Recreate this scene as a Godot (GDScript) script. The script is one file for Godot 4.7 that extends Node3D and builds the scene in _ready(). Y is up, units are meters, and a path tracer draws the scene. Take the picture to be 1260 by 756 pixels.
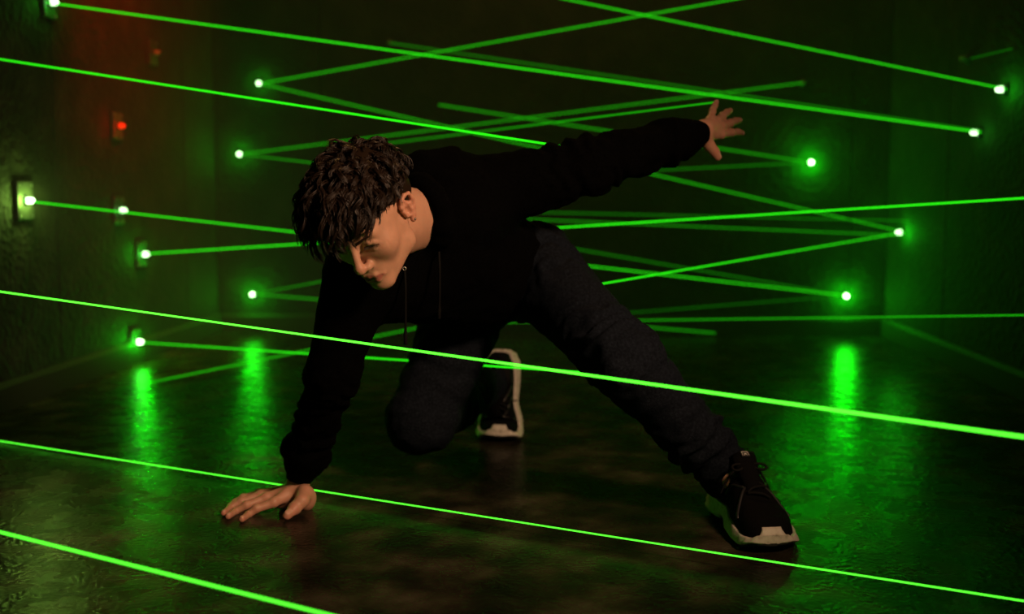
extends Node3D
# A young man in dark clothes ducks under green laser beams in a dark, hazy room.

const FPX := 1400.0            # focal length in pixels of the 1260 x 756 frame
const CAM := Vector3(0.0, 0.62, 0.0)
const XL := -1.675             # left wall
const XR := 1.38               # right wall
const ZB := -5.2               # back wall
const ZF := 1.6                # wall behind the camera
const TOP := 2.6               # ceiling

var cam_basis := Basis()
var rng := RandomNumberGenerator.new()
var names := {}
var M := {}

# ---------------------------------------------------------------- pixels to places
func ray(px: float, py: float) -> Vector3:
	var w := cam_basis * Vector3((px - 630.0) / FPX, (378.0 - py) / FPX, -1.0)
	return w / -w.z
func P(px: float, py: float, d: float) -> Vector3:
	return CAM + ray(px, py) * d
func PF(px: float, py: float, h := 0.0) -> Vector3:
	var w := ray(px, py)
	return CAM + w * ((CAM.y - h) / -w.y)
func PX(px: float, py: float, x: float) -> Vector3:
	var w := ray(px, py)
	return CAM + w * ((x - CAM.x) / w.x)

func proj(p: Vector3) -> Vector3:
	var q := (p - CAM) * cam_basis
	return Vector3(630.0 + q.x / -q.z * FPX, 378.0 - q.y / -q.z * FPX, CAM.z - p.z)

# ---------------------------------------------------------------- nodes
func numbered(called: String) -> String:
	var n: int = names.get(called, 0)
	names[called] = n + 1
	return called if n == 0 else "%s_%03d" % [called, n]
func thing(called: String, label: String, category: String, at := Vector3.ZERO, group := "") -> Node3D:
	var o := Node3D.new()
	o.name = numbered(called)
	add_child(o)
	o.position = at
	o.set_meta("label", label)
	o.set_meta("category", category)
	if group:
		o.set_meta("group", group)
	return o
func part(called: String, mesh: Mesh, mat: Material, parent: Node3D, label := "") -> MeshInstance3D:
	var o := MeshInstance3D.new()
	o.name = called
	o.mesh = mesh
	if mat:
		o.material_override = mat
	parent.add_child(o, true)
	if label:
		o.set_meta("label", label)
	return o
func structure(called: String, mesh: Mesh, mat: Material, at: Vector3) -> MeshInstance3D:
	var o := MeshInstance3D.new()
	o.name = called
	o.mesh = mesh
	o.material_override = mat
	add_child(o)
	o.position = at
	o.set_meta("kind", "structure")
	return o

# ---------------------------------------------------------------- meshes
func arr_mesh(v: PackedVector3Array, idx: PackedInt32Array, col := PackedColorArray(), into: ArrayMesh = null, nrm := PackedVector3Array()) -> ArrayMesh:
	if nrm.size() == 0:
		nrm.resize(v.size())
		for t in range(0, idx.size(), 3):
			var a := idx[t]
			var b := idx[t + 1]
			var c := idx[t + 2]
			var n := (v[c] - v[a]).cross(v[b] - v[a])
			nrm[a] += n
			nrm[b] += n
			nrm[c] += n
		for i in nrm.size():
			nrm[i] = nrm[i].normalized()
	var arrays := []
	arrays.resize(Mesh.ARRAY_MAX)
	arrays[Mesh.ARRAY_VERTEX] = v
	arrays[Mesh.ARRAY_NORMAL] = nrm
	arrays[Mesh.ARRAY_INDEX] = idx
	if col.size():
		arrays[Mesh.ARRAY_COLOR] = col
	var m := into if into else ArrayMesh.new()
	m.add_surface_from_arrays(Mesh.PRIMITIVE_TRIANGLES, arrays)
	return m

class Acc:
	var v := PackedVector3Array()
	var i := PackedInt32Array()

# a tube of changing radius through points
func add_tube(acc: Acc, pts: PackedVector3Array, radii: PackedFloat32Array, sides := 8, flat := 1.0, side_hint := Vector3.ZERO) -> void:
	var base := acc.v.size()
	var n := pts.size()
	var ref := side_hint
	for k in n:
		var t := (pts[mini(k + 1, n - 1)] - pts[maxi(k - 1, 0)]).normalized()
		if ref == Vector3.ZERO:
			ref = Vector3.UP if absf(t.y) < 0.9 else Vector3.RIGHT
		var x := (ref - t * ref.dot(t)).normalized()
		if k > 0 and side_hint == Vector3.ZERO:
			ref = x
		var y := t.cross(x)
		for s in sides:
			var a := TAU * s / sides
			acc.v.append(pts[k] + (x * cos(a) + y * sin(a) * flat) * radii[k])
	for k in n - 1:
		for s in sides:
			var a := base + k * sides + s
			var b := base + k * sides + (s + 1) % sides
			acc.i.append_array(PackedInt32Array([a, b, a + sides, b, b + sides, a + sides]))
	for e in 2:
		var k: int = 0 if e == 0 else n - 1
		acc.v.append(pts[k])
		var c := acc.v.size() - 1
		for s in sides:
			var a := base + k * sides + s
			var b := base + k * sides + (s + 1) % sides
			if e == 0:
				acc.i.append_array(PackedInt32Array([c, b, a]))
			else:
				acc.i.append_array(PackedInt32Array([c, a, b]))
func tube_mesh(pts: PackedVector3Array, radii: PackedFloat32Array, sides := 8) -> ArrayMesh:
	var a := Acc.new()
	add_tube(a, pts, radii, sides)
	return arr_mesh(a.v, a.i)
func rod(a: Vector3, b: Vector3, ra: float, rb: float, sides := 8) -> ArrayMesh:
	return tube_mesh(PackedVector3Array([a, b]), PackedFloat32Array([ra, rb]), sides)

# a box with chamfered edges, flat shaded
func box(s: Vector3, c := 0.004) -> ArrayMesh:
	var st := SurfaceTool.new()
	st.begin(Mesh.PRIMITIVE_TRIANGLES)
	var h := s / 2.0
	var pts := []
	for ax in 3:
		for sg in [-1.0, 1.0]:
			var u := (ax + 1) % 3
			var w := (ax + 2) % 3
			for q in [[-1, -1], [1, -1], [1, 1], [-1, 1]]:
				var p := Vector3.ZERO
				p[ax] = sg * h[ax]
				p[u] = q[0] * (h[u] - c)
				p[w] = q[1] * (h[w] - c)
				pts.append(p)
	return hull(pts)
# convex hull of few points (brute force), flat shaded
func hull(pts: Array) -> ArrayMesh:
	var v := PackedVector3Array()
	var nn := PackedVector3Array()
	var ix := PackedInt32Array()
	var mid := Vector3.ZERO
	for p in pts:
		mid += p / pts.size()
	var done := {}
	for a in pts.size():
		for b in range(a + 1, pts.size()):
			for c in range(b + 1, pts.size()):
				var n: Vector3 = (pts[b] - pts[a]).cross(pts[c] - pts[a])
				if n.length() < 1e-12:
					continue
				n = n.normalized()
				var dd: float = n.dot(pts[a])
				if n.dot(mid) > dd:
					n = -n
					dd = -dd
				var key := Vector3i((n * 1000.0).round())
				if done.has(key):
					continue
				var on := []
				var ok := true
				for p in pts:
					var e: float = n.dot(p) - dd
					if e > 1e-6:
						ok = false
						break
					if e > -1e-6:
						on.append(p)
				if not ok:
					continue
				done[key] = true
				var m := Vector3.ZERO
				for p in on:
					m += p / on.size()
				var x: Vector3 = (on[0] - m).normalized()
				var y := n.cross(x)
				on.sort_custom(func(p, q): return atan2((p - m).dot(y), (p - m).dot(x)) < atan2((q - m).dot(y), (q - m).dot(x)))
				var s := v.size()
				for p in on:
					v.append(p)
					nn.append(n)
				for k in range(1, on.size() - 1):
					ix.append_array(PackedInt32Array([s, s + k + 1, s + k]))
	return arr_mesh(v, ix, PackedColorArray(), null, nn)

# a lathe about +z; profile of [radius, z]
func lathe(profile: Array, sides := 20) -> ArrayMesh:
	var v := PackedVector3Array()
	var ix := PackedInt32Array()
	for k in profile.size():
		for s in sides:
			var a := TAU * s / sides
			v.append(Vector3(cos(a) * profile[k][0], sin(a) * profile[k][0], profile[k][1]))
	for k in profile.size() - 1:
		for s in sides:
			var a := k * sides + s
			var b := k * sides + (s + 1) % sides
			ix.append_array(PackedInt32Array([a, a + sides, b, b, a + sides, b + sides]))
	return arr_mesh(v, ix)

# ---------------------------------------------------------------- distance fields, meshed as surface nets
class Field:
	var kind := PackedInt32Array()      # 0 tapered capsule, 1 ellipsoid
	var pa := PackedVector3Array()
	var pb := PackedVector3Array()      # capsule: b - a; ellipsoid: radii
	var ra := PackedFloat32Array()
	var rb := PackedFloat32Array()
	var kk := PackedFloat32Array()
	var op := PackedInt32Array()        # 1 join, -1 cut away
	var turn: Array[Basis] = []
	func cap(a: Vector3, b: Vector3, r0: float, r1: float, k := 0.02, o := 1) -> void:
		kind.append(0); pa.append(a); pb.append(b - a); ra.append(r0); rb.append(r1); kk.append(k); op.append(o); turn.append(Basis())
	func ball(c: Vector3, r: float, k := 0.02, o := 1) -> void:
		cap(c, c + Vector3(0, 1e-4, 0), r, r, k, o)
	func egg(c: Vector3, r: Vector3, k := 0.02, o := 1, axes := Basis()) -> void:
		kind.append(1); pa.append(c); pb.append(r); ra.append(0); rb.append(0); kk.append(k); op.append(o); turn.append(axes)
	func chain(pts: Array, rr: Array, k := 0.02, o := 1) -> void:
		for n in pts.size() - 1:
			cap(pts[n], pts[n + 1], rr[n], rr[n + 1], k, o)
	func one(n: int, p: Vector3) -> float:
		var q := p - pa[n]
		if kind[n] == 0:
			var ba := pb[n]
			var h := clampf(q.dot(ba) / ba.length_squared(), 0.0, 1.0)
			return (q - ba * h).length() - lerpf(ra[n], rb[n], h)
		q = q * turn[n]
		var r := pb[n]
		var k1 := (q / (r * r)).length()
		if k1 < 1e-6:
			return -minf(r.x, minf(r.y, r.z))
		var k0 := (q / r).length()
		return k0 * (k0 - 1.0) / k1
	func at(p: Vector3, use: PackedInt32Array) -> float:
		var d := 10.0
		for n in use:
			var e := one(n, p)
			var k := kk[n]
			if op[n] > 0:
				var h := maxf(k - absf(d - e), 0.0)
				d = minf(d, e) - h * h * 0.25 / k
			else:
				var h := maxf(k - absf(d + e), 0.0)
				d = maxf(d, -e) + h * h * 0.25 / k
		return d

# returns [vertices, indices]
func nets(f: Field, cell: float) -> Array:
	var lo := Vector3(1e9, 1e9, 1e9)
	var hi := -lo
	for n in f.kind.size():
		if f.op[n] < 0:
			continue
		var r: float = maxf(f.ra[n], f.rb[n]) if f.kind[n] == 0 else maxf(f.pb[n].x, maxf(f.pb[n].y, f.pb[n].z))
		var e := Vector3(r, r, r) + Vector3.ONE * 0.012
		lo = lo.min(f.pa[n] - e)
		hi = hi.max(f.pa[n] + e)
		if f.kind[n] == 0:
			lo = lo.min(f.pa[n] + f.pb[n] - e)
			hi = hi.max(f.pa[n] + f.pb[n] + e)
	const B := 5
	var nb := Vector3i(((hi - lo) / (cell * B)).ceil()) + Vector3i.ONE
	var gx := nb.x * B + 1
	var gy := nb.y * B + 1
	var gz := nb.z * B + 1
	var val := PackedFloat32Array()
	val.resize(gx * gy * gz)
	val.fill(99.0)
	var vid := PackedInt32Array()
	vid.resize(gx * gy * gz)
	vid.fill(-1)
	var half := cell * B * 0.5
	var rad := half * 1.7321
	var blocks: Array[Vector3i] = []
	for bz in nb.z:
		for by in nb.y:
			for bx in nb.x:
				var c := lo + Vector3(bx, by, bz) * (cell * B) + Vector3.ONE * half
				var use := PackedInt32Array()
				for n in f.kind.size():
					if f.one(n, c) < rad * 1.05 + f.kk[n] + 0.003:
						use.append(n)
				if use.is_empty():
					continue
				if absf(f.at(c, use)) > rad * 1.15 + 0.012:
					continue
				blocks.append(Vector3i(bx, by, bz))
				for k in B + 1:
					for j in B + 1:
						var row := ((bz * B + k) * gy + by * B + j) * gx + bx * B
						for i in B + 1:
							if val[row + i] == 99.0:
								val[row + i] = f.at(lo + Vector3(bx * B + i, by * B + j, bz * B + k) * cell, use)
	var v := PackedVector3Array()
	var ix := PackedInt32Array()
	var sy := gx
	var sz := gx * gy
	var off := [0, 1, sy, sy + 1, sz, sz + 1, sz + sy, sz + sy + 1]
	var edges := [[0, 1], [2, 3], [4, 5], [6, 7], [0, 2], [1, 3], [4, 6], [5, 7], [0, 4], [1, 5], [2, 6], [3, 7]]
	var corner := [Vector3(0, 0, 0), Vector3(1, 0, 0), Vector3(0, 1, 0), Vector3(1, 1, 0), Vector3(0, 0, 1), Vector3(1, 0, 1), Vector3(0, 1, 1), Vector3(1, 1, 1)]
	for b in blocks:
		for k in B:
			for j in B:
				for i in B:
					var at := ((b.z * B + k) * gy + b.y * B + j) * gx + b.x * B + i
					var neg := 0
					for o in 8:
						if val[at + off[o]] < 0.0:
							neg += 1
					if neg == 0 or neg == 8:
						continue
					var s := Vector3.ZERO
					var m := 0
					for e in edges:
						var a := val[at + off[e[0]]]
						var c := val[at + off[e[1]]]
						if (a < 0.0) != (c < 0.0):
							s += (corner[e[0]] as Vector3).lerp(corner[e[1]], a / (a - c))
							m += 1
					vid[at] = v.size()
					v.append(lo + (Vector3(b.x * B + i, b.y * B + j, b.z * B + k) + s / m) * cell)
	for b in blocks:
		for k in B:
			for j in B:
				for i in B:
					var at := ((b.z * B + k) * gy + b.y * B + j) * gx + b.x * B + i
					if vid[at] < 0:
						continue
					var inside := val[at] < 0.0
					for ax in 3:
						var d: int = [1, sy, sz][ax]
						if (val[at + d] < 0.0) == inside:
							continue
						var d1: int = [sy, sz, 1][ax]
						var d2: int = [sz, 1, sy][ax]
						if at - d1 - d2 < 0:
							continue
						var q := [vid[at], vid[at - d1], vid[at - d1 - d2], vid[at - d2]]
						if q.min() < 0:
							continue
						if inside:
							ix.append_array(PackedInt32Array([q[0], q[2], q[1], q[0], q[3], q[2]]))
						else:
							ix.append_array(PackedInt32Array([q[0], q[1], q[2], q[0], q[2], q[3]]))
	return [v, ix]

func normals_of(v: PackedVector3Array, idx: PackedInt32Array) -> PackedVector3Array:
	var nrm := PackedVector3Array()
	nrm.resize(v.size())
	for t in range(0, idx.size(), 3):
		var a := idx[t]
		var b := idx[t + 1]
		var c := idx[t + 2]
		var n := (v[c] - v[a]).cross(v[b] - v[a])
		nrm[a] += n
		nrm[b] += n
		nrm[c] += n
	for i in nrm.size():
		nrm[i] = nrm[i].normalized()
	return nrm

# ---------------------------------------------------------------- materials
func noise_tex(freq: float, seed_: int, size := 512, octaves := 4, ramp: Gradient = null, normal := false, strength := 4.0) -> NoiseTexture2D:
	var n := FastNoiseLite.new()
	n.noise_type = FastNoiseLite.TYPE_SIMPLEX_SMOOTH
	n.frequency = freq
	n.seed = seed_
	n.fractal_octaves = octaves
	var t := NoiseTexture2D.new()
	t.width = size
	t.height = size
	t.seamless = true
	t.noise = n
	if ramp:
		t.color_ramp = ramp
	if normal:
		t.as_normal_map = true
		t.bump_strength = strength
	return t
func ramp(stops: Array) -> Gradient:
	var g := Gradient.new()
	var o := PackedFloat32Array()
	var c := PackedColorArray()
	for s in stops:
		o.append(s[0])
		c.append(s[1])
	g.offsets = o
	g.colors = c
	return g
func lin(r: float, g: float, b: float) -> Color:
	return Color(r, g, b).linear_to_srgb()
func mat(called: String, c: Color, rough := 0.6, spec := 0.5) -> StandardMaterial3D:
	var m := StandardMaterial3D.new()
	m.resource_name = called
	m.albedo_color = c
	m.roughness = rough
	m.metallic_specular = spec
	return m
func triplanar(m: StandardMaterial3D, tile: float, world := true) -> void:
	m.uv1_triplanar = true
	m.uv1_world_triplanar = world
	m.uv1_scale = Vector3.ONE / tile

func make_materials() -> void:
	# floor: dark worn screed with brown and grey mottling, a thin uneven gloss
	var fl := mat("floor_screed", Color.WHITE, 1.0, 0.17)
	fl.albedo_texture = noise_tex(0.006, 3, 1024, 6, ramp([[0.0, lin(0.005, 0.0045, 0.003)], [0.42, lin(0.014, 0.012, 0.0075)], [0.6, lin(0.026, 0.022, 0.013)], [0.8, lin(0.045, 0.038, 0.024)], [1.0, lin(0.07, 0.06, 0.04)]]))
	fl.roughness_texture = noise_tex(0.012, 8, 1024, 5, ramp([[0.0, Color(0.19, 0.19, 0.19)], [0.5, Color(0.27, 0.27, 0.27)], [1.0, Color(0.42, 0.42, 0.42)]]))
	fl.heightmap_enabled = true
	fl.heightmap_texture = noise_tex(0.075, 11, 1024, 4)
	fl.heightmap_scale = 0.10
	triplanar(fl, 1.1)
	M.floor = fl
	# wall sheets: rough dark board
	var wl := mat("wall_board", Color.WHITE, 0.85, 0.3)
	wl.albedo_texture = noise_tex(0.01, 21, 512, 6, ramp([[0.0, lin(0.006, 0.0055, 0.0042)], [0.5, lin(0.0125, 0.0112, 0.0085)], [1.0, lin(0.026, 0.0235, 0.018)]]))
	wl.heightmap_enabled = true
	wl.heightmap_texture = noise_tex(0.05, 22, 512, 5)
	wl.heightmap_scale = 0.5
	triplanar(wl, 0.9)
	M.wall = wl
	M.gap = mat("wall_backing", lin(0.012, 0.012, 0.011), 0.9, 0.2)
	M.ceiling = mat("ceiling_paint", lin(0.015, 0.015, 0.015), 0.9, 0.2)
	M.base = mat("baseboard_paint", lin(0.02, 0.018, 0.013), 0.7, 0.3)
	M.housing = mat("housing_plastic", lin(0.022, 0.022, 0.022), 0.5, 0.4)
	M.screw = mat("screw_steel", lin(0.3, 0.3, 0.3), 0.4, 0.5)
	M.screw.metallic = 1.0
	M.lens_off = mat("unlit_lens", lin(0.25, 0.25, 0.2), 0.15, 0.6)
	# person
	var sk := mat("skin", Color.WHITE, 0.48, 0.45)
	sk.vertex_color_use_as_albedo = true
	sk.subsurf_scatter_enabled = true
	sk.subsurf_scatter_strength = 0.12
	sk.heightmap_enabled = true
	sk.heightmap_texture = noise_tex(0.09, 31, 512, 3)
	sk.heightmap_scale = 0.03
	triplanar(sk, 0.09, false)
	M.skin = sk
	var hd := mat("hoodie_cotton", Color.WHITE, 1.0, 0.10)
	hd.albedo_texture = noise_tex(0.06, 41, 512, 4, ramp([[0.0, lin(0.0008, 0.0008, 0.0008)], [1.0, lin(0.0020, 0.0020, 0.0020)]]))
	hd.heightmap_enabled = true
	hd.heightmap_texture = noise_tex(0.12, 42, 512, 3)
	hd.heightmap_scale = 0.06
	triplanar(hd, 0.25, false)
	M.hoodie = hd
	var jn := mat("jeans_denim", Color.WHITE, 0.9, 0.15)
	jn.albedo_texture = noise_tex(0.05, 51, 512, 5, ramp([[0.0, lin(0.0028, 0.0038, 0.0060)], [0.5, lin(0.0060, 0.0082, 0.0125)], [1.0, lin(0.0145, 0.020, 0.030)]]))
	jn.heightmap_enabled = true
	jn.heightmap_texture = noise_tex(0.14, 52, 512, 3)
	jn.heightmap_scale = 0.07
	triplanar(jn, 0.2, false)
	M.jeans = jn
	M.cord = mat("cord_cotton", lin(0.006, 0.006, 0.006), 0.85, 0.2)
	M.steel = mat("eyelet_steel", lin(0.3, 0.29, 0.27), 0.45, 0.5)
	M.steel.metallic = 1.0
	M.hair = mat("hair_brown", lin(0.015, 0.0080, 0.0042), 0.42, 0.48)
	M.scalp = M.hair
	M.brow = mat("brow_hair", lin(0.02, 0.011, 0.007), 0.6, 0.4)
	M.eye = mat("eye_white", lin(0.45, 0.42, 0.38), 0.1, 0.5)
	M.iris = mat("iris_brown", lin(0.04, 0.025, 0.012), 0.1, 0.5)
	M.knit = mat("sneaker_knit", lin(0.0028, 0.0028, 0.003), 0.85, 0.2)
	M.knit.heightmap_enabled = true
	M.knit.heightmap_texture = noise_tex(0.2, 61, 256, 2)
	M.knit.heightmap_scale = 0.05
	triplanar(M.knit, 0.05, false)
	M.overlay = mat("sneaker_overlay", lin(0.014, 0.014, 0.015), 0.45, 0.5)
	M.lace = mat("sneaker_lace", lin(0.007, 0.007, 0.007), 0.85, 0.25)
	var so := mat("midsole_foam", Color.WHITE, 0.55, 0.4)
	so.albedo_texture = noise_tex(0.03, 71, 256, 5, ramp([[0.0, lin(0.28, 0.25, 0.2)], [0.35, lin(0.55, 0.51, 0.45)], [1.0, lin(0.68, 0.64, 0.58)]]))
	triplanar(so, 0.15, false)
	M.foam = so
	M.rubber = mat("outsole_rubber", lin(0.02, 0.02, 0.02), 0.8, 0.3)
	M.tag = mat("tag_white", lin(0.6, 0.58, 0.55), 0.7, 0.3)

# ---------------------------------------------------------------- the room
func build_room() -> void:
	var zc := (ZF + ZB) / 2.0
	var zl := ZF - ZB
	var xc := (XL + XR) / 2.0
	var xw := XR - XL
	structure("floor", box(Vector3(xw + 0.4, 0.1, zl + 0.4), 0.001), M.floor, Vector3(xc, -0.05, zc))
	structure("ceiling", box(Vector3(xw + 0.4, 0.1, zl + 0.4), 0.001), M.ceiling, Vector3(xc, TOP + 0.05, zc))
	var wl := structure("wall_left", box(Vector3(0.1, TOP, zl + 0.4), 0.001), M.gap, Vector3(XL - 0.068, TOP / 2, zc))
	var wr := structure("wall_right", box(Vector3(0.1, TOP, zl + 0.4), 0.001), M.gap, Vector3(XR + 0.068, TOP / 2, zc))
	var wb := structure("wall_back", box(Vector3(xw + 0.2, TOP, 0.1), 0.001), M.gap, Vector3(xc, TOP / 2, ZB - 0.068))
	structure("wall_front", box(Vector3(xw + 0.2, TOP, 0.1), 0.001), M.wall, Vector3(xc, TOP / 2, ZF + 0.05))
	# board sheets, 1.2 m wide, joints where the photograph shows them
	for side in 2:
		var x: float = XL - 0.009 if side == 0 else XR + 0.009
		var w: MeshInstance3D = wl if side == 0 else wr
		var cuts := [ZF]
		var z: float = -3.58 + 4.8 if side == 0 else -4.38 + 4.8
		while z > ZB + 0.05:
			cuts.append(z)
			z -= 1.2
		cuts.append(ZB)
		for n in cuts.size() - 1:
			var a: float = cuts[n]
			var b: float = cuts[n + 1]
			var o := part("panel", box(Vector3(0.018, TOP, a - b - 0.006), 0.0025), M.wall, w)
			o.position = Vector3(x, TOP / 2, (a + b) / 2) - w.position
	var cutx := [XL, -1.18, 0.018, 1.218, XR]
	for n in 4:
		var a: float = cutx[n]
		var b: float = cutx[n + 1]
		var o := part("panel", box(Vector3(b - a - 0.006, TOP, 0.018), 0.0025), M.wall, wb)
		o.position = Vector3((a + b) / 2, TOP / 2, ZB - 0.009) - wb.position
	# baseboards with a chamfered top
	structure("baseboard_left", baseboard(zl, Vector3(1, 0, 0), Vector3(0, 0, 1)), M.base, Vector3(XL, 0, zc))
	structure("baseboard_right", baseboard(zl, Vector3(-1, 0, 0), Vector3(0, 0, 1)), M.base, Vector3(XR, 0, zc))
	structure("baseboard_back", baseboard(xw - 0.04, Vector3(0, 0, 1), Vector3(1, 0, 0)), M.base, Vector3(xc, 0, ZB))

func baseboard(length: float, out: Vector3, along: Vector3) -> ArrayMesh:
	var pts := []
	for s in [-0.5, 0.5]:
		for q in [[0.0, 0.001], [0.016, 0.001], [0.016, 0.074], [0.007, 0.088], [0.0, 0.088]]:
			pts.append(along * (s * length) + out * q[0] + Vector3.UP * q[1])
	return hull(pts)

# ---------------------------------------------------------------- lasers
func emitter(at: Vector3, out: Vector3, label: String, power: float, size := 0.085, tint := Color(0.02, 1.0, 0.02), aim := Vector3.ZERO) -> Node3D:
	var t := thing("laser_emitter", label, "laser", at, "laser emitters on the walls")
	t.basis = Basis.looking_at(-out, Vector3.UP)      # +z points into the room
	if size > 0.03:
		part("housing", box(Vector3(size, size * 1.15, 0.010), 0.002), M.housing, t).position.z = 0.0051
	else:
		part("housing", lathe([[0.0, 0.0001], [size, 0.0001], [size, 0.006], [size - 0.002, 0.009], [0.0, 0.0095]], 24), M.housing, t)
	part("bezel", lathe([[0.0, 0.009], [0.0155, 0.009], [0.0155, 0.013], [0.0145, 0.0145], [0.0095, 0.0145], [0.0095, 0.010]]), M.housing, t)
	for sx in [-1, 1]:
		for sy in [-1, 1]:
			if size <= 0.03:
				continue
			part("screw", lathe([[0.0, 0.0122], [0.0028, 0.0119], [0.0035, 0.0095]], 8), M.screw, t).position = Vector3(sx * size * 0.39, sy * size * 0.46, 0.0)
	var lens := lathe([[0.0, 0.0365], [0.004, 0.0355], [0.0075, 0.032], [0.009, 0.0275], [0.009, 0.012], [0.0, 0.012]], 16)
	if power > 0.0:
		var m := mat("lens_light", lin(tint.r * 0.5, tint.g * 0.5, tint.b * 0.5), 0.3)
		m.emission_enabled = true
		m.emission = lin(0.55, 1.0, 0.45) if tint.g > tint.r else tint
		m.emission_energy_multiplier = minf(12.0, 4.0 + 90.0 * power) if tint.g > tint.r else 1.2
		part("lens_light", lens, m, t)
		var l := OmniLight3D.new()
		l.name = "laser_glow"
		l.light_color = tint
		l.light_energy = power
		l.light_size = 0.008
		l.omni_range = 12.0
		l.omni_attenuation = 2.0
		l.shadow_enabled = true
		l.position = Vector3(0, 0, 0.030)
		t.add_child(l)
	else:
		part("lens", lens, M.lens_off, t)
	return t

func beam_mat(energy: float) -> StandardMaterial3D:
	var key := "beam%.3f" % energy
	if not M.has(key):
		var m := mat("laser_light", Color(0, 0, 0, 0.5), 1.0, 0.0)
		m.transparency = BaseMaterial3D.TRANSPARENCY_ALPHA
		m.emission_enabled = true
		m.emission = lin(0.085, 1.0, 0.030) if energy > 2.1 else lin(0.024, 1.0, 0.008)   # the strong beams near the camera burn out towards yellow
		m.emission_energy_multiplier = energy
		M[key] = m
	return M[key]

func beam(a: Vector3, b: Vector3, energy: float, label: String, r := 0.0022) -> void:
	var o := MeshInstance3D.new()
	o.name = numbered("laser_light_ray")
	o.mesh = rod(Vector3.ZERO, b - a, r, r, 10)
	o.material_override = beam_mat(energy)
	o.position = a
	add_child(o)
	o.set_meta("label", label)
	o.set_meta("category", "laser beam")
	o.set_meta("group", "green laser beams")

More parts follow.
